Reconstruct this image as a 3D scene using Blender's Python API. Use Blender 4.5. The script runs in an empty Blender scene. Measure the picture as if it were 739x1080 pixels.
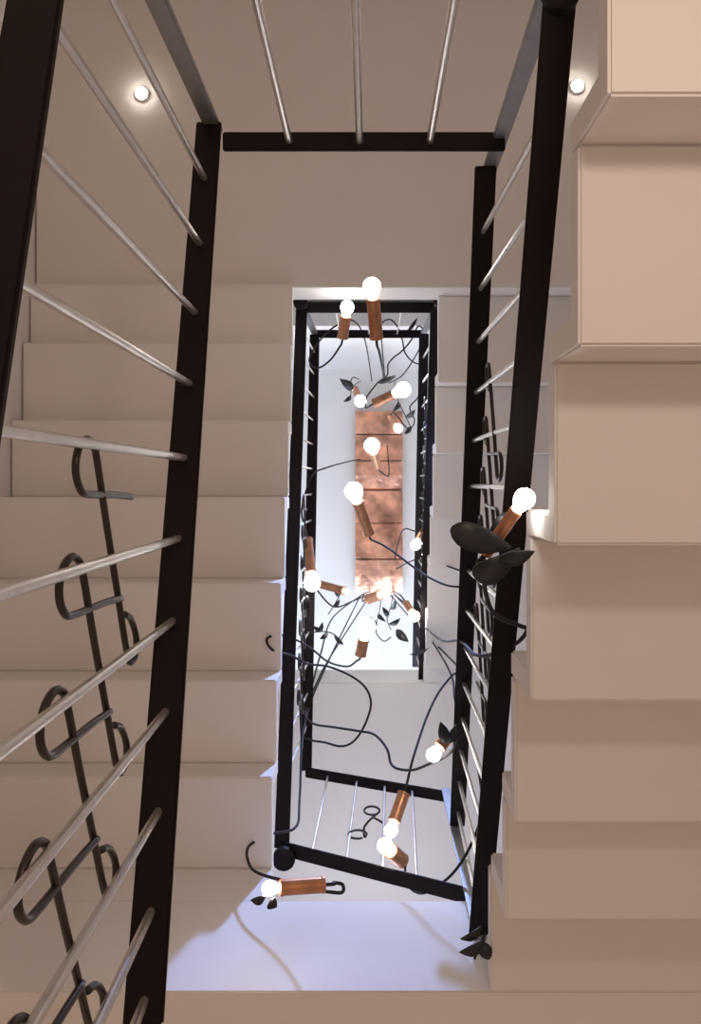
import bpy, bmesh, math, random
from mathutils import Vector, Matrix

random.seed(7)
S = 0.27                 # metres per stair module (one going)
H0 = 1.5                 # eye height of the camera above the lobby floor
F, CX, CY = 880.0, 390.0, 510.0
SC = bpy.context.scene
COL = SC.collection

def W(x, y, z):
    return Vector((x * S, y * S, H0 + z * S))

def P(px, py, z):
    """point at height z (modules above the eye) seen at that place of the photograph"""
    return W((px - CX) * z / F, (py - CY) * z / F, z)

# ------------------------------------------------------------------ materials
def mat(name, col, rough=0.6, metal=0.0, spec=0.5, noise=0.0, nscale=6.0, bump=0.0, bscale=40.0, coat=0.0):
    m = bpy.data.materials.new(name)
    m.use_nodes = True
    nt = m.node_tree
    b = nt.nodes['Principled BSDF']
    b.inputs['Base Color'].default_value = (*col, 1)
    b.inputs['Roughness'].default_value = rough
    b.inputs['Metallic'].default_value = metal
    b.inputs['Specular IOR Level'].default_value = spec
    b.inputs['Coat Weight'].default_value = coat
    tc = nt.nodes.new('ShaderNodeTexCoord')
    if noise:
        n = nt.nodes.new('ShaderNodeTexNoise')
        n.inputs['Scale'].default_value = nscale
        n.inputs['Detail'].default_value = 5
        nt.links.new(tc.outputs['Object'], n.inputs['Vector'])
        r = nt.nodes.new('ShaderNodeValToRGB')
        r.color_ramp.elements[0].position = 0.3
        r.color_ramp.elements[1].position = 0.7
        r.color_ramp.elements[0].color = (*[c * (1 - noise) for c in col], 1)
        r.color_ramp.elements[1].color = (*[min(1, c * (1 + noise)) for c in col], 1)
        nt.links.new(n.outputs['Fac'], r.inputs['Fac'])
        nt.links.new(r.outputs['Color'], b.inputs['Base Color'])
    if bump:
        n2 = nt.nodes.new('ShaderNodeTexNoise')
        n2.inputs['Scale'].default_value = bscale
        n2.inputs['Detail'].default_value = 4
        nt.links.new(tc.outputs['Object'], n2.inputs['Vector'])
        bp = nt.nodes.new('ShaderNodeBump')
        bp.inputs['Strength'].default_value = bump
        bp.inputs['Distance'].default_value = 0.01
        nt.links.new(n2.outputs['Fac'], bp.inputs['Height'])
        nt.links.new(bp.outputs['Normal'], b.inputs['Normal'])
    return m

def emis(name, col, strength):
    m = bpy.data.materials.new(name)
    m.use_nodes = True
    nt = m.node_tree
    nt.nodes.remove(nt.nodes['Principled BSDF'])
    e = nt.nodes.new('ShaderNodeEmission')
    e.inputs['Color'].default_value = (*col, 1)
    e.inputs['Strength'].default_value = strength
    nt.links.new(e.outputs['Emission'], nt.nodes['Material Output'].inputs['Surface'])
    return m

PAINT = mat('white_wall_paint', (0.80, 0.765, 0.735), 0.75, spec=0.25, noise=0.025, nscale=1.6, bump=0.05, bscale=25)
BAR = mat('dark_brown_steel_bar', (0.012, 0.007, 0.007), 0.6, spec=0.15, noise=0.15, nscale=9)
ROD = mat('brushed_steel', (0.66, 0.62, 0.58), 0.34, metal=0.85, noise=0.08, nscale=30)
POSTM = mat('bare_steel_post', (0.30, 0.29, 0.29), 0.42, metal=0.6, noise=0.1, nscale=14)
SCROLL = mat('blackened_steel', (0.040, 0.030, 0.028), 0.34, metal=0.5, noise=0.2, nscale=20)
COPPER = mat('copper_tube', (0.50, 0.24, 0.13), 0.36, metal=0.75, noise=0.25, nscale=25)
CANOPY = mat('hammered_copper', (0.58, 0.29, 0.19), 0.34, metal=0.8, noise=0.55, nscale=8, bump=1.0, bscale=11)
CABLE = mat('dark_cable', (0.03, 0.026, 0.028), 0.7, spec=0.2)
LEAF = mat('dark_leaf_metal', (0.028, 0.028, 0.03), 0.42, metal=0.3, noise=0.3, nscale=14)
RING = mat('spot_ring', (0.7, 0.7, 0.7), 0.3, metal=0.6)
BULB = emis('glowing_bulb', (1.0, 0.96, 0.92), 30.0)
SPOT = emis('spot_lens', (1.0, 0.93, 0.82), 60.0)

# ------------------------------------------------------------------ mesh helpers
def new_obj(name, bm, material, parent=None, smooth=False):
    me = bpy.data.meshes.new(name)
    if parent is not None:
        bmesh.ops.translate(bm, verts=bm.verts, vec=-Vector(parent['_loc']))
    bmesh.ops.recalc_face_normals(bm, faces=bm.faces)
    bm.to_mesh(me)
    bm.free()
    if smooth:
        for p in me.polygons:
            p.use_smooth = True
    me.materials.append(material)
    o = bpy.data.objects.new(name, me)
    COL.objects.link(o)
    if parent is not None:
        o.parent = parent
    return o

ROOTS = []
def thing(name, label, cat, loc, group=None):
    o = bpy.data.objects.new(name, None)
    COL.objects.link(o)
    o.location = loc
    o.empty_display_size = 0.05
    o['_loc'] = list(loc)
    o['label'] = label
    o['category'] = cat
    if group:
        o['group'] = group
    ROOTS.append(o)
    return o

def structure(name, bm, material):
    o = new_obj(name, bm, material)
    o['kind'] = 'structure'
    return o

def add_box(bm, x0, x1, y0, y1, z0, z1, bevel=0.0):
    vs = [bm.verts.new(W(x, y, z)) for x in (x0, x1) for y in (y0, y1) for z in (z0, z1)]
    idx = [(0, 1, 3, 2), (4, 6, 7, 5), (0, 4, 5, 1), (2, 3, 7, 6), (0, 2, 6, 4), (1, 5, 7, 3)]
    fs = [bm.faces.new([vs[i] for i in f]) for f in idx]
    if bevel:
        es = list({e for f in fs for e in f.edges})
        bmesh.ops.bevel(bm, geom=es, offset=bevel, segments=2, affect='EDGES')
    return bm

def box(*a, bevel=0.0):
    return add_box(bmesh.new(), *a, bevel=bevel)

def prism_yz(bm, pts, x0, x1, bevel=0.0):
    a = [bm.verts.new(W(x0, y, z)) for y, z in pts]
    b = [bm.verts.new(W(x1, y, z)) for y, z in pts]
    n = len(pts)
    fs = [bm.faces.new(a), bm.faces.new(list(reversed(b)))]
    for i in range(n):
        j = (i + 1) % n
        fs.append(bm.faces.new([a[i], b[i], b[j], a[j]]))
    bmesh.ops.recalc_face_normals(bm, faces=bm.faces)
    if bevel:
        es = list({e for f in fs for e in f.edges})
        bmesh.ops.bevel(bm, geom=es, offset=bevel, segments=2, affect='EDGES')
    return bm

def add_flat(bm, p, q, w, t, side=Vector((1, 0, 0)), bevel=0.0025):
    """flat bar from p to q (metres), w wide along `side`, t thick across it"""
    d = (q - p).normalized()
    side = (side - d * side.dot(d)).normalized()
    nrm = d.cross(side).normalized()
    vs = []
    for c in (p, q):
        for a, b in ((-1, -1), (1, -1), (1, 1), (-1, 1)):
            vs.append(bm.verts.new(c + side * a * w / 2 + nrm * b * t / 2))
    fs = [bm.faces.new(vs[0:4][::-1]), bm.faces.new(vs[4:8])]
    for i in range(4):
        j = (i + 1) % 4
        fs.append(bm.faces.new([vs[i], vs[j], vs[4 + j], vs[4 + i]]))
    if bevel:
        bmesh.ops.bevel(bm, geom=list({e for f in fs for e in f.edges}), offset=bevel, segments=2, affect='EDGES')
    return bm

def add_sweep(bm, pts, r, seg=8, cap=True):
    """round tube through pts; r a number or one radius per point"""
    n = len(pts)
    rs = r if isinstance(r, (list, tuple)) else [r] * n
    T = []
    for i in range(n):
        a, b = pts[max(0, i - 1)], pts[min(n - 1, i + 1)]
        T.append((b - a).normalized())
    up = Vector((0, 0, 1)) if abs(T[0].z) < 0.9 else Vector((1, 0, 0))
    u = T[0].cross(up).normalized()
    rings = []
    for i in range(n):
        u = (u - T[i] * u.dot(T[i])).normalized()
        v = T[i].cross(u)
        rings.append([bm.verts.new(pts[i] + (u * math.cos(2 * math.pi * k / seg) + v * math.sin(2 * math.pi * k / seg)) * rs[i]) for k in range(seg)])
    for i in range(n - 1):
        for k in range(seg):
            l = (k + 1) % seg
            bm.faces.new([rings[i][k], rings[i][l], rings[i + 1][l], rings[i + 1][k]])
    if cap:
        bm.faces.new(rings[0][::-1])
        bm.faces.new(rings[-1])
    return bm

def smooth_path(pts, n=6):
    out = []
    m = len(pts)
    for i in range(m - 1):
        p0, p1, p2, p3 = pts[max(0, i - 1)], pts[i], pts[i + 1], pts[min(m - 1, i + 2)]
        for k in range(n):
            t = k / n
            out.append(0.5 * ((2 * p1) + (p2 - p0) * t + (2 * p0 - 5 * p1 + 4 * p2 - p3) * t * t + (3 * p1 - p0 - 3 * p2 + p3) * t ** 3))
    out.append(pts[-1])
    return out

# ------------------------------------------------------------------ room shell
XL, XR = -4.7, 4.7
YB, YF = -7.4, 8.8
ZC = 25.0
Z0 = -5.5
structure('wall_left', box(XL - 0.6, XL, YB - 0.6, YF + 0.6, Z0, ZC + 0.6), PAINT)
structure('wall_right', box(XR, XR + 0.6, YB - 0.6, YF + 0.6, Z0, ZC + 0.6), PAINT)
structure('wall_back', box(XL, XR, YB - 0.6, YB, 6.0, ZC + 0.6), PAINT)
structure('wall_front', box(XL, XR, YF, YF + 0.6, 5.5, ZC + 0.6), PAINT)
structure('wall_upper', box(XL, XR, -3.8, -3.4, 18.0, ZC), PAINT)
structure('ceiling', box(XL, XR, YB, YF, ZC, ZC + 0.6), PAINT)

# ------------------------------------------------------------------ stair flights
TH = 0.17
G = 0.02
def flight(label, x0, x1, edges, zs, sgn, z_end):
    """folded-plate flight: edges = riser positions along the climb, zs = soffit height of each tread"""
    t = thing('stair_flight', label, 'stairs', W((x0 + x1) / 2, edges[0], zs[0]), 'white stair flights seen from below')
    for k, z in enumerate(zs):
        a, b = edges[k], edges[k + 1]
        zn = zs[k + 1] if k + 1 < len(zs) else z_end
        g = -sgn * TH if k else 0
        # tread slab plus the riser plate standing at its far end
        pts = [(a, z), (b, z), (b, zn + TH * (1 if k + 1 < len(zs) else 0)), (b - sgn * TH, zn + TH * (1 if k + 1 < len(zs) else 0)), (b - sgn * TH, z + TH), (a, z + TH)]
        bm = prism_yz(bmesh.new(), pts, x0, x1, bevel=0.004)
        new_obj('step', bm, PAINT, t)
    return t

R1E = [-2.62, -1.63, -0.66, 0.333, 1.353, 2.34, 3.22]
R1Z = [3.50, 4.00, 4.51, 5.18, 5.75, 6.15]
flight('nearest white stair flight rising down the right side of the photo', 1.0, XR - G, R1E, R1Z, 1, 6.9)
L1E = [4.20, 3.20, 2.25, 1.19, 0.17, -0.83, -1.90, -2.75]
L1Z = [9.10, 9.55, 10.0, 10.45, 10.9, 11.25, 11.5]
flight('white stair flight behind the steel rods on the left', XL + G, -1.07, L1E, L1Z, -1, 11.7)
R2E = [-2.75, -1.48, -0.46, 0.54, 1.41, 2.40, 3.30]
R2Z = [12.2, 12.7, 13.2, 13.8, 14.4, 14.9]
flight('small far stair flight between the middle well railing and the right dark rails', 1.0, XR - G, R2E, R2Z, 1, 15.5)

# landings
t = thing('landing', 'warm white landing with two spotlights crossing the top of the photo', 'landing', W(0, -5, 11.7))
new_obj('slab', box(XL + G, XR - G, YB + G, -2.75, 11.7, 12.5, bevel=0.004), PAINT, t)
t = thing('landing', 'near half landing with bluish lit front under the slanted rail', 'landing', W(0, 6, 6.9))
new_obj('slab', box(XL + G, XR - G, 4.2, YF - G, 6.9, 8.4, bevel=0.003), PAINT, t)
new_obj('winder_step', box(1.0, XR - G, 3.22, 4.2, 6.9, 7.07, bevel=0.003), PAINT, t)
new_obj('raised_step', box(XL + G, -1.07, 4.2, YF - G, 8.4, 9.27), PAINT, t)
t = thing('landing', 'far grey half landing behind the slanted rails and cables', 'landing', W(0, 6, 15.5))
new_obj('slab', box(XL + G, XR - G, 3.7, YF - G, 15.5, 16.6, bevel=0.004), PAINT, t)
new_obj('winder_step', box(1.0, XR - G, 3.30, 3.7, 15.5, 15.9, bevel=0.003), PAINT, t)

# ceiling spotlights set in the landing underside
for (px, py, lab) in ((150, 100, 'small lit spotlight in the landing underside seen between the left rods'),
                      (608, 92, 'small lit spotlight in the landing underside beside the right stair')):
    c = P(px, py, 11.7)
    t = thing('ceiling_spotlight', lab, 'spotlight', c, 'landing spotlights')
    bm = bmesh.new()
    add_sweep(bm, [c + Vector((0, 0, -0.012)), c + Vector((0, 0, 0.0)), c + Vector((0, 0, 0.001))], [0.024, 0.029, 0.029], 24)
    new_obj('ring', bm, RING, t)
    bm = bmesh.new()
    add_sweep(bm, [c + Vector((0, 0, -0.024)), c + Vector((0, 0, -0.019)), c + Vector((0, 0, -0.0125))], [0.010, 0.020, 0.022], 20)
    new_obj('lens', bm, SPOT, t, True)

# ------------------------------------------------------------------ railings
def lerp(a, b, t):
    return a + (b - a) * t

class Rail:
    """straight rail running along Y: linear x(Y), z(Y) in modules"""
    def __init__(s, a, b):
        s.a, s.b = a, b
    def at(s, y):
        t = (y - s.a[1]) / (s.b[1] - s.a[1])
        return (lerp(s.a[0], s.b[0], t), y, lerp(s.a[2], s.b[2], t))

WB, TB = 0.048, 0.010
def rail_bar(name, p, q, root, w=WB, side=Vector((1, 0, 0)), m=BAR):
    return new_obj(name, add_flat(bmesh.new(), W(*p), W(*q), w, TB, side), m, root)

def baluster(p, q, root, r=0.0066, m=ROD):
    return new_obj('baluster', add_sweep(bmesh.new(), [W(*p), W(*q)], r, 12), m, root, False)

# decorative scroll, traced on the plane of the near left railing
def unproj_left(px, py):
    z = 1.05 * F / (CX - px)
    return ((py - CY) * z / F, z)
SCR_PX = [(131, 631), (116, 635), (98, 642), (80, 649), (73, 648), (67.5, 636), (66.5, 618), (71, 598), (80, 587), (88, 593), (92, 610),
          (103, 677), (115, 745), (127, 811), (133, 811), (136.5, 800), (136, 782), (130, 767), (123, 765)]
SCR = [unproj_left(*p) for p in SCR_PX]
SCR_Y0 = SCR[7][0]
def hand_rel(rail_l0, y, z):
    return z - rail_l0.at(y)[2]

L0H = Rail((-1.15, -2.58, 5.97), (-1.0, 2.39, 3.68))
L0B = Rail((-1.10, -2.00, 2.88), (-0.94, 2.39, 1.12))
R1B = Rail((1.02, -2.60, 4.49), (0.99, 4.10, 7.60))
R1H = Rail((0.947, -2.60, 6.83), (1.047, 4.10, 10.0))
L1B = Rail((-1.07, -2.75, 13.08), (-1.04, 4.30, 9.84))
L1H = Rail((-1.02, -2.75, 15.4), (-0.94, 4.20, 12.2))
R2B = Rail((1.02, -2.70, 12.84), (1.0, 4.20, 16.0))
R2H = Rail((0.974, -2.70, 15.04), (1.01, 4.00, 18.2))
SCR_LOC = [(y - SCR_Y0, z - L0H.at(SCR_Y0)[2]) for y, z in SCR]

def scroll(root, hand, y, flip, r=0.0041):
    """scroll whose upper hook starts at Y=y, hung below the handrail"""
    x, _, zh = hand.at(y)
    x += 0.0
    pts = [W(x, y + u * flip, zh + v) for u, v in SCR_LOC]
    return new_obj('scroll', add_sweep(bmesh.new(), smooth_path(pts, 4), r, 8), SCROLL, root, True)

def side_railing(label, bot, hand, ys, scrolls, flip, extra=None, r=0.0057, ends=None):
    yb0, yb1 = ends or (bot.a[1], bot.b[1])
    t = thing('stair_railing', label, 'railing', W(*bot.at(yb0)), 'stair railings around the well')
    rail_bar('bottom_rail', bot.at(yb0), bot.at(yb1), t)
    rail_bar('handrail', hand.a, hand.b, t)
    for y in ys:
        baluster(bot.at(y), hand.at(y), t, r)
    for y in scrolls:
        scroll(t, hand, y, flip)
    return t

def post(root, p, q, w=0.032, m=POSTM, side=Vector((1, 0, 0))):
    return new_obj('post', add_flat(bmesh.new(), W(*p), W(*q), w, 0.012, side), m, root)

def foot(root, p, r=0.02):
    c = W(*p)
    return new_obj('end_cap', add_sweep(bmesh.new(), [c - Vector((0, 0, 0.012)), c - Vector((0, 0, 0.010)), c + Vector((0, 0, 0.01)), c + Vector((0, 0, 0.012))], [r * 0.7, r, r, r * 0.7], 14), BAR, root, False)

ysL0 = [-2.09, -1.578, -1.08, -0.604, -0.149, 0.306, 0.733, 1.159, 1.588, 1.98, 2.3]
t = side_railing('near left stair railing with steel rods and a chain of black scrolls', L0B, L0H, ysL0, [SCR_Y0 - 0.43 + 0.43 * k for k in range(5)], 1, ends=(-2.45, 2.39))
post(t, (-1.138, -2.58, 3.0), (-1.134, -2.58, 6.1))

t = side_railing('near right stair railing with dark rails beside the white steps', R1B, R1H, [-2.125 + 0.43 * k for k in range(15)], [-0.05 + 0.43 * k for k in range(6)], -1)
post(t, (0.955, -2.62, 4.45), (1.0, -2.62, 7.04))
post(t, (1.0, 4.12, 7.55), (1.02, 4.12, 11.25), 0.03)
foot(t, (1.02, -2.62, 4.45), 0.028)

t = side_railing('middle left well railing narrowing away behind the bulbs', L1B, L1H, [-2.4 + 0.43 * k for k in range(15)], [0.2 + 0.43 * k for k in range(7)], 1, r=0.0045)
post(t, (-1.07, -2.78, 12.9), (-1.02, -2.78, 15.5))
foot(t, (-1.07, -2.80, 12.9), 0.030)
foot(t, (-1.0, 4.36, 9.70), 0.036)
t = side_railing('far right well railing narrowing away beside the small far steps', R2B, R2H, [-2.3 + 0.43 * k for k in range(15)], [-0.6 + 0.43 * k for k in range(8)], -1, r=0.0045)
post(t, (1.06, -2.78, 12.9), (0.99, -2.78, 15.5))
foot(t, (1.10, -2.84, 12.7), 0.040)

# landing rail across the top of the photo
t = thing('landing_railing', 'near landing railing with three steel rods crossing the top of the photo', 'railing', W(0, -2.58, 3.2), 'landing railings across the well')
sy = Vector((0, 1, 0))
rail_bar('handrail', (-1.11, -2.58, 6.30), (1.02, -2.58, 6.30), t, 0.038, sy)
rail_bar('bottom_rail', (-1.11, -2.58, 3.2), (1.02, -2.58, 3.2), t, 0.038, sy)
for x in (-0.608, -0.079, 0.451):
    baluster((x, -2.58, 3.2), (x, -2.58, 6.3), t, 0.0072)
t = thing('landing_railing', 'small far landing railing framing the top of the bright central opening', 'railing', W(0, -2.75, 13.08), 'landing railings across the well')
rail_bar('bottom_rail', (-1.06, -2.76, 13.08), (1.06, -2.76, 13.08), t, 0.045, sy)
rail_bar('handrail', (-1.03, -2.76, 15.4), (1.0, -2.76, 15.4), t, 0.040, sy)
for x in (-0.55, -0.02, 0.5):
    baluster((x, -2.76, 13.08), (x, -2.76, 15.4), t, 0.004)

# slanted rail that turns over the half landing
t = thing('landing_railing', 'slanted railing with thin rods over the half landing near the photo bottom', 'railing', W(0, 4.27, 9), 'landing railings across the well')
lb = [(-1.04, 4.30, 9.84), (0.985, 4.22, 8.55)]
lh = [(-0.94, 4.22, 12.2), (1.018, 4.20, 11.2)]
rail_bar('bottom_rail', lb[0], lb[1], t, 0.045, sy)
rail_bar('handrail', lh[0], lh[1], t, 0.040, sy)
for f, g in ((0.18, 0.17), (0.38, 0.385), (0.58, 0.585), (0.76, 0.775)):
    p = tuple(lerp(lb[0][i], lb[1][i], f) for i in range(3))
    q = tuple(lerp(lh[0][i], lh[1][i], g) for i in range(3))
    baluster(p, q, t, 0.0045)
def ell(cx, cy, rx, ry, a0, a1, n=12):
    return [(cx + rx * math.cos(math.radians(lerp(a0, a1, k / n))), cy + ry * math.sin(math.radians(lerp(a0, a1, k / n)))) for k in range(n + 1)]
px_pts = ell(377, 880, 9.5, 4.5, 60, 400, 14) + [(384, 872), (393, 862)] + ell(392, 855, 8, 4.5, 60, 400, 14)[::-1]
pts = []
for i, (px, py) in enumerate(px_pts):
    z = lerp(10.0, 10.7, i / (len(px_pts) - 1))
    pts.append(P(px, py, z))
new_obj('scroll', add_sweep(bmesh.new(), smooth_path(pts, 2), 0.004, 8), SCROLL, t, True)
px_pts = [(393, 862), (402, 867), (411, 876), (404, 882)]
new_obj('scroll', add_sweep(bmesh.new(), smooth_path([P(a, b, 10.5) for a, b in px_pts], 4), 0.004, 8), SCROLL, t, True)

# ------------------------------------------------------------------ copper canopy on the ceiling
t = thing('canopy', 'long hammered copper ceiling canopy at the far end of the well', 'ceiling canopy', P(400, 512, 25))
zc = 24.35
ks = zc / F
ysp = [433, 458, 486, 517, 552, 590, 627]
tilt = [(0.00, 0.10), (0.12, 0.0), (0.0, 0.14), (0.03, 0.0), (0.12, 0.02), (0.0, 0.12)]
for i in range(6):
    x0, x1 = (374.5 - CX) * ks, (424.5 - CX) * ks
    y0, y1 = (ysp[i] - CY) * ks + 0.015, (ysp[i + 1] - CY) * ks - 0.015
    pts = [(y0, zc + tilt[i][0]), ((y0 + y1) / 2, zc + 0.03), (y1, zc + tilt[i][1]), (y1, ZC), (y0, ZC)]
    new_obj('copper_plate', prism_yz(bmesh.new(), pts, x0, x1, bevel=0.004), CANOPY, t)

# ------------------------------------------------------------------ pendant lamps
def leaf_mesh(bm, base, tip, width, nrm, thick=0.0025, bend=0.15, round_tip=False):
    """pointed leaf blade from base to tip"""
    d = tip - base
    L = d.length
    d.normalize()
    nrm = (nrm - d * nrm.dot(d)).normalized()
    s = d.cross(nrm)
    prof = [(0, 0.06), (0.12, 0.42), (0.3, 0.85), (0.5, 1.0), (0.7, 0.86), (0.86, 0.5), (0.96, 0.18), (1.0, 0.02)]
    if round_tip:
        prof = [(0, 0.10), (0.15, 0.34), (0.35, 0.66), (0.55, 0.90), (0.75, 1.0), (0.88, 0.86), (0.96, 0.56), (1.0, 0.2)]
    rows = []
    for tt, w in prof:
        c = base + d * L * tt + nrm * (math.sin(tt * math.pi) * bend * L)
        hw = w * width / 2
        rows.append([bm.verts.new(c + s * hw * k + nrm * (abs(k) * hw * 0.35 + dz)) for dz in (0, thick) for k in (-1, 0, 1)])
    for a, b in zip(rows[:-1], rows[1:]):
        for k in (0, 1):
            bm.faces.new([a[k], a[k + 1], b[k + 1], b[k]])
            bm.faces.new([a[3 + k], b[3 + k], b[4 + k], a[4 + k]])
        bm.faces.new([a[0], b[0], b[3], a[3]])
        bm.faces.new([a[2], a[5], b[5], b[2]])
    for r_ in (rows[0], rows[-1]):
        bm.faces.new([r_[0], r_[1], r_[4], r_[3]])
        bm.faces.new([r_[1], r_[2], r_[5], r_[4]])
    return bm

def lamp(label, bulb, tail, z, dz=0.15, cable=(), leaves=(), rs=0.019, rb=0.024, z_end=24.4, cr=0.0042, bulb_on=True):
    """bulb and tail as seen in the photo, z the bulb's height; the tube end sits dz higher. cable: (px, py, z) list"""
    b, tl = P(bulb[0], bulb[1], z), P(tail[0], tail[1], z + dz)
    ax = (tl - b).normalized()
    L = (tl - b).length
    t = thing('pendant_lamp', label, 'pendant lamp', b, 'tangled pendant bulbs')
    if bulb_on:
        prof = [(-1.0, 0.05), (-0.92, 0.40), (-0.7, 0.72), (-0.35, 0.94), (0.0, 1.0), (0.4, 0.92), (0.8, 0.70), (1.2, 0.52), (1.5, 0.45)]
        bm = bmesh.new()
        add_sweep(bm, [b + ax * a * rb for a, _ in prof], [r * rb for _, r in prof], 20)
        new_obj('bulb', bm, BULB, t, True)
    st = b + ax * rb * 1.35
    bm = bmesh.new()
    e = (tl - st).length
    prof = [(0, 0.86), (0.02, 1.0), (0.08, 1.0), (0.085, 0.94), (0.9, 0.94), (0.93, 1.0), (0.985, 1.0), (1.0, 0.6)]
    add_sweep(bm, [st + ax * e * a for a, _ in prof], [r * rs for _, r in prof], 20)
    new_obj('socket', bm, COPPER, t, False)
    if cable:
        pts = [tl - ax * 0.004, tl + ax * 0.02] + [P(*c) for c in cable]
        bm = bmesh.new()
        add_sweep(bm, smooth_path(pts, 6), cr, 8)
        new_obj('cable', bm, CABLE, t, True)
    for lf in leaves:
        bp, tp, wd = lf[:3]
        bm = bmesh.new()
        base, tip = P(*bp), P(*tp)
        leaf_mesh(bm, base, tip, wd, Vector((0.15, 0.2, -1)), round_tip=len(lf) > 3)
        new_obj('leaf', bm, LEAF, t, True)
    return t

lamp('copper tube bulb lying sideways above the bluish landing at lower left', (284, 937), (343, 933), 7.0, 0.1,
     [(352, 931, 7.2), (361, 933, 7.25), (361, 941, 7.3), (350, 941, 7.4), (330, 938, 7.7), (305, 930, 8.0), (275, 922, 8.3), (263, 912, 8.6), (262, 893, 9.0), (285, 880, 9.3), (312, 872, 9.6), (316, 840, 10.5), (322, 760, 12.0), (345, 700, 16), (380, 628, 24.4)],
     [((280, 945, 6.95), (264, 949, 6.9), 0.022), ((286, 948, 6.95), (292, 957, 6.9), 0.03)], rb=0.017, rs=0.019)
lamp('copper tube bulb with large dark leaves against the right railing', (553, 526), (511, 585), 5.0, 0.15,
     [(508, 592, 5.3), (512, 625, 5.6), (522, 648, 5.8), (548, 660, 5.9), (556, 664, 6.0), (545, 678, 6.2), (520, 690, 6.6), (500, 690, 7.2), (484, 676, 9), (455, 668, 14), (415, 626, 24.4)],
     [((538, 577, 5.1), (475, 557, 4.95), 0.046, 1), ((522, 590, 5.1), (564, 581, 5.0), 0.026), ((548, 578, 5.12), (499, 608, 5.15), 0.046, 1), ((514, 566, 5.2), (538, 540, 5.25), 0.036)], rb=0.0175, rs=0.0115)
lamp('brightest upright copper tube bulb at the top of the opening', (392, 302), (397, 358), 9.0, 0.25,
     [(400, 372, 10), (403, 388, 13), (404, 396, 18), (404, 402, 24.4)], rb=0.026, rs=0.021)
lamp('smaller reddish copper tube bulb left of the brightest top bulb', (366, 324), (361, 357), 12.0, 0.2,
     [(358, 366, 12.3), (348, 380, 12.8), (335, 388, 13.2), (326, 380, 13.8), (335, 362, 14.2), (352, 345, 14.6), (372, 338, 15), (385, 360, 18), (392, 402, 24.4)], rb=0.026, rs=0.023)
lamp('bulb on a tilted brown tube at upper right above the copper canopy', (425, 411), (394, 426), 16.0, 0.2,
     [(386, 430, 16.6), (386, 420, 16.8), (398, 404, 16.8), (408, 396, 16.7), (409, 385, 16.6), (414, 378, 16.5), (424, 370, 16.4), (434, 358, 16.4), (441, 344, 16.5), (447, 352, 16.8), (440, 372, 18), (424, 396, 21), (410, 404, 24.4)],
     [((398, 404, 17), (418, 396, 16.8), 0.03), ((440, 335, 16.6), (428, 352, 16.6), 0.02)], rb=0.040, rs=0.028)
lamp('bulb glowing in front of the upper copper canopy plate', (392, 470), (398, 492), 17.0, 0.6,
     [(402, 498, 18), (410, 500, 20), (408, 470, 24.4)], rb=0.042, rs=0.026)
lamp('bulb at the left canopy edge on a slanting brown tube', (373, 518), (389, 564), 11.5, 0.3,
     [(393, 570, 12), (402, 574, 12.3), (412, 580, 12.2), (425, 590, 12), (440, 601, 11.8), (456, 611, 11.5), (474, 618, 11.2), (492, 618, 11.1), (500, 612, 11.4), (480, 600, 13), (440, 590, 18), (418, 600, 24.4)], rb=0.034, rs=0.022)
lamp('bulb hanging below a brown tube against the middle left railing', (329, 615), (324, 568), 12.6, 0.4,
     [(322, 558, 13), (318, 540, 13), (322, 520, 13.2), (330, 500, 13.6), (345, 493, 14.5), (362, 488, 17), (380, 484, 24.4)],
     [((324, 628, 12.5), (318, 646, 12.4), 0.035)], rb=0.034, rs=0.023)
lamp('large glowing bulb standing on a tan tube below the canopy', (386, 661), (380, 691), 13.0, 0.15,
     [(376, 697, 13), (366, 703, 12.9), (346, 698, 12.6), (328, 684, 12.2), (306, 672, 11.5), (290, 670, 10.2), (281, 675, 9.9), (288, 686, 10.0), (306, 691, 10.6), (324, 700, 11), (346, 703, 11.3), (370, 713, 11.5), (385, 725, 11.5), (391, 740, 11.5), (388, 756, 11.5), (380, 773, 11.5), (370, 784, 11.5), (358, 787, 11.6), (342, 783, 11.8), (326, 780, 12.2), (318, 772, 12.6), (325, 740, 13.2), (338, 690, 15), (352, 650, 19), (384, 626, 24.4)], rb=0.040, rs=0.025)
lamp('bulb under a dark winged socket beside the right railing at lower right', (457, 796), (471, 778), 9.0, 0.1,
     [(476, 772, 9.1), (482, 778, 9.0), (478, 790, 9.0), (466, 800, 9.1), (452, 806, 9.2), (436, 812, 9.4), (420, 811, 9.6), (412, 805, 9.8), (408, 790, 10), (395, 775, 10.3), (378, 771, 10.6), (352, 767, 11.2), (330, 763, 11.8), (322, 750, 12.4), (334, 720, 14), (350, 690, 17), (390, 628, 24.4)],
     [((470, 784, 8.95), (464, 761, 8.9), 0.034), ((472, 784, 9.0), (481, 764, 9.05), 0.03)], rb=0.021, rs=0.020)
lamp('bulb at the end of a long olive tube in front of the slanted railing', (412, 876), (426, 836), 9.6, 0.25,
     [(430, 822, 9.9), (434, 805, 10), (440, 785, 10.3), (450, 756, 10.8), (462, 731, 11.2), (476, 713, 11.6), (484, 706, 12), (470, 690, 14), (440, 660, 18), (412, 628, 24.4)], rb=0.021, rs=0.021)
lamp('bulb on a short brown tube lowest before the slanted railing', (406, 892), (424, 908), 9.2, 0.2,
     [(427, 915, 9.4), (428, 926, 9.6), (434, 938, 9.4), (446, 942, 9.1), (462, 934, 8.9), (480, 918, 8.7), (497, 890, 8.6), (508, 855, 8.5), (505, 815, 8.8), (494, 775, 9.4), (480, 740, 10.5), (470, 700, 13), (430, 640, 20), (416, 628, 24.4)], rb=0.023, rs=0.024)
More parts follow.
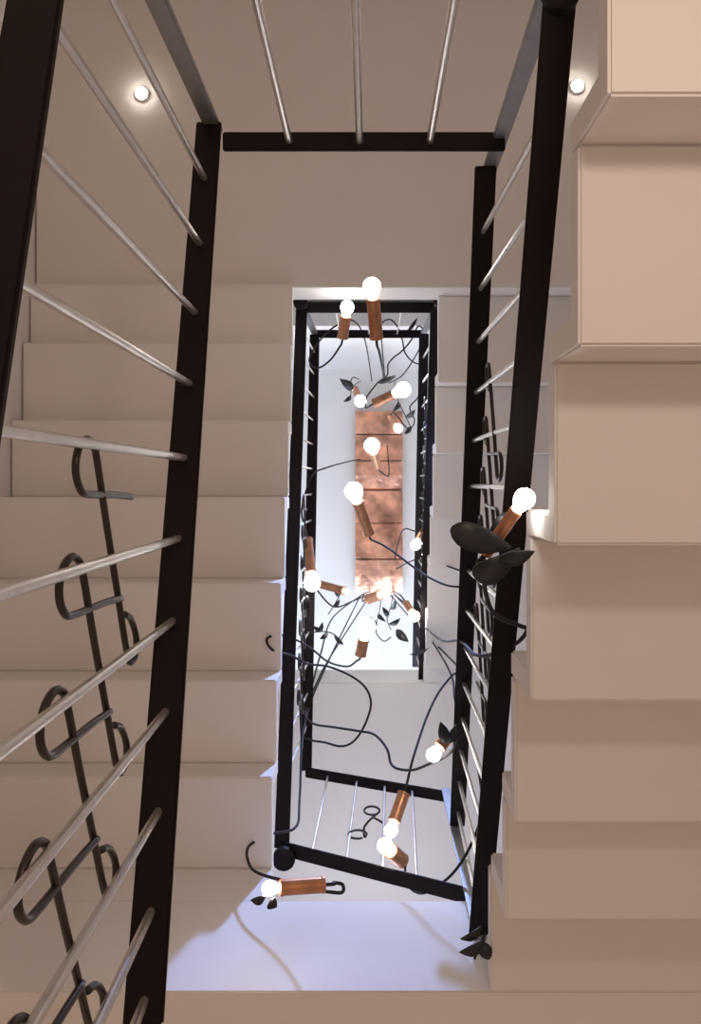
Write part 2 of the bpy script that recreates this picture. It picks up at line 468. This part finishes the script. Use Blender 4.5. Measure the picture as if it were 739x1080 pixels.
lamp('small bulb on the right far railing level with the canopy end', (438, 575), (446, 560), 16.5, 0.2,
     [(449, 550, 16.8), (446, 530, 17), (452, 548, 17.2), (440, 560, 18), (424, 560, 20), (416, 590, 24.4)], rb=0.026, rs=0.019)
lamp('small bulb on the far right railing lowest of those beside it', (437, 650), (428, 636), 15.0, 0.3,
     [(424, 630, 16), (420, 626, 18), (414, 624, 24.4)],
     [((432, 690, 14), (452, 683, 13.8), 0.016), ((418, 664, 14), (431, 677, 13.8), 0.04)], rb=0.026, rs=0.018)
lamp('bulb tucked at the left top corner of the copper canopy', (380, 423), (374, 410), 20.0, 0.6,
     [(370, 404, 21), (372, 398, 22), (378, 400, 24.4)],
     [((372, 412, 19.5), (358, 399, 19.2), 0.045)], rb=0.038, rs=0.024)
lamp('orange glowing bulb at the lower end of the copper canopy', (405, 626), (388, 632), 20.0, 0.4,
     [(382, 634, 20.4), (384, 626, 22), (390, 624, 24.4)], rb=0.026, rs=0.036)
lamp('bulb half hidden at the right edge of the upper canopy', (420, 452), (412, 440), 20.0, 0.5,
     [(416, 436, 19.6), (430, 452, 19), (437, 444, 18), (432, 430, 17.4), (440, 420, 17), (447, 405, 16.7), (450, 388, 16.5), (436, 382, 16.5), (427, 372, 16.5), (424, 358, 16.5), (418, 343, 16.6), (409, 337, 17), (402, 350, 19), (406, 402, 24.4)], rb=0.028, rs=0.024)
lamp('dark tube with its bulb turned toward the lower canopy', (366, 624), (333, 615), 14.0, 0.5,
     [(328, 612, 14.6), (334, 622, 15), (352, 640, 16), (372, 634, 18), (386, 628, 24.4)], rb=0.012, rs=0.020)

def sprig(label, stem, leaves, w=0.03, cat='metal sprig'):
    pts = [P(*p) for p in stem]
    t = thing('leaf_sprig', label, cat, pts[0], 'dark leaf sprigs among the cables')
    new_obj('stem', add_sweep(bmesh.new(), smooth_path(pts, 5), 0.0028, 8), CABLE, t, True)
    for lf in leaves:
        bm = bmesh.new()
        leaf_mesh(bm, P(*lf[0]), P(*lf[1]), lf[2] if len(lf) > 2 else w, Vector((0.25, 0.15, -1)))
        new_obj('leaf', bm, LEAF, t, True)
    return t

sprig('pair of dark pointed leaves at the bottom end of the near right rail', [(500, 1012, 6.9), (506, 996, 6.95), (512, 984, 7.0)],
      [((511, 990, 6.9), (484, 1004, 6.85), 0.03), ((508, 976, 6.9), (485, 990, 6.85), 0.022), ((506, 992, 6.95), (516, 1012, 6.9), 0.03)])
sprig('dark leafy twig crossing the middle left railing below its bulb', [(326, 668, 12.8), (338, 666, 12.9), (350, 668, 13.2), (360, 676, 13.6)],
      [((336, 666, 12.9), (340, 656, 12.8), 0.02), ((338, 666, 12.9), (330, 660, 12.8), 0.02), ((345, 667, 13), (337, 674, 12.9), 0.022), ((352, 670, 13.2), (362, 680, 13.2), 0.02)])
sprig('thin dark twig leaning left under the lower canopy end', [(362, 620, 17), (357, 630, 16.6), (350, 642, 16.2), (346, 648, 16)],
      [((358, 628, 16.6), (352, 622, 16.4), 0.03), ((352, 640, 16.2), (358, 632, 16.1), 0.022)])
sprig('dark twig with leaves hanging from the right lower canopy corner', [(414, 628, 23), (412, 640, 19), (408, 652, 17), (412, 664, 16)],
      [((411, 642, 18), (417, 632, 17.6), 0.03), ((409, 650, 17), (403, 640, 16.8), 0.03), ((410, 658, 16.5), (422, 652, 16.3), 0.03)])
sprig('pale curved twig below the middle of the lower canopy end', [(402, 628, 24), (400, 645, 19), (396, 664, 16), (404, 676, 15), (412, 672, 15)],
      [((399, 648, 18), (407, 656, 17.6), 0.026), ((397, 660, 16.4), (390, 650, 16.2), 0.02)])
sprig('dark twig with two leaves left of the upper canopy corner', [(380, 402, 22), (372, 408, 19), (369, 420, 18.5)],
      [((372, 410, 19), (362, 400, 18.8), 0.04), ((370, 418, 18.6), (362, 424, 18.4), 0.026)])
sprig('dark twig over the top right of the copper canopy', [(416, 402, 23), (418, 418, 19), (426, 436, 17.4), (434, 452, 17)],
      [((420, 424, 18.6), (414, 434, 18.2), 0.03), ((428, 440, 17.4), (438, 432, 17.2), 0.03), ((433, 450, 17), (426, 458, 16.9), 0.028)])

# ------------------------------------------------------------------ light
def area(name, loc, target, size, power, col):
    d = bpy.data.lights.new(name, 'AREA')
    d.shape = 'DISK'
    d.size = size
    d.energy = power
    d.color = col
    o = bpy.data.objects.new(name, d)
    COL.objects.link(o)
    o.location = loc
    o.rotation_euler = (target - loc).to_track_quat('-Z', 'Y').to_euler()
    return o

area('lobby_lamp', W(1.0, -2.3, 0.7), W(2.2, 1.6, 6), 0.13, 2.9, (1.0, 0.80, 0.66))
d = bpy.data.lights.new('stairwell_blue_spot', 'SPOT')  # unseen spot added inside the well to tint the half landing front blue
d.energy, d.color, d.shadow_soft_size = 520, (0.30, 0.46, 1.0), 0.08
d.spot_size, d.spot_blend = math.radians(46), 0.6
o = bpy.data.objects.new('stairwell_blue_spot', d)
COL.objects.link(o)
o.location = W(0.88, -1.8, 15.8)
o.rotation_euler = (W(-0.1, 4.4, 7.6) - o.location).to_track_quat('-Z', 'Y').to_euler()
area('landing_cool_fill', W(0.0, 8.6, 12.6), W(0.5, -2, 15), 0.8, 10, (0.80, 0.83, 1.0))  # unseen lamp added to light the far landing and flight undersides coolly
area('upper_cool_fill', W(0.0, 8.6, 18.2), W(0, -3.4, 21.0), 1.2, 88, (0.64, 0.78, 1.0))  # unseen lamp added to brighten the ceiling and upper wall

w = bpy.data.worlds.new('lobby_glow')
SC.world = w
w.use_nodes = True
w.node_tree.nodes['Background'].inputs['Color'].default_value = (1.0, 0.71, 0.54, 1)
w.node_tree.nodes['Background'].inputs['Strength'].default_value = 0.50

# ------------------------------------------------------------------ camera
cd = bpy.data.cameras.new('camera')
cam = bpy.data.objects.new('camera', cd)
COL.objects.link(cam)
cam.location = (0, 0, H0)
cam.rotation_euler = (math.pi, 0, 0)
cd.sensor_fit = 'VERTICAL'
cd.sensor_height = 36.0
cd.sensor_width = 36.0 * 739 / 1080
cd.lens = F / 1080 * 36.0
cd.shift_x = -(CX - 369.5) / 1080
cd.shift_y = (CY - 540.0) / 1080
cd.clip_start = 0.02
SC.camera = cam

for o in ROOTS:
    del o['_loc']

SC.view_settings.view_transform = 'Standard'
SC.view_settings.look = 'None'
SC.view_settings.exposure = 0.0
SC.view_settings.gamma = 1.0
SC.view_settings.use_curve_mapping = False
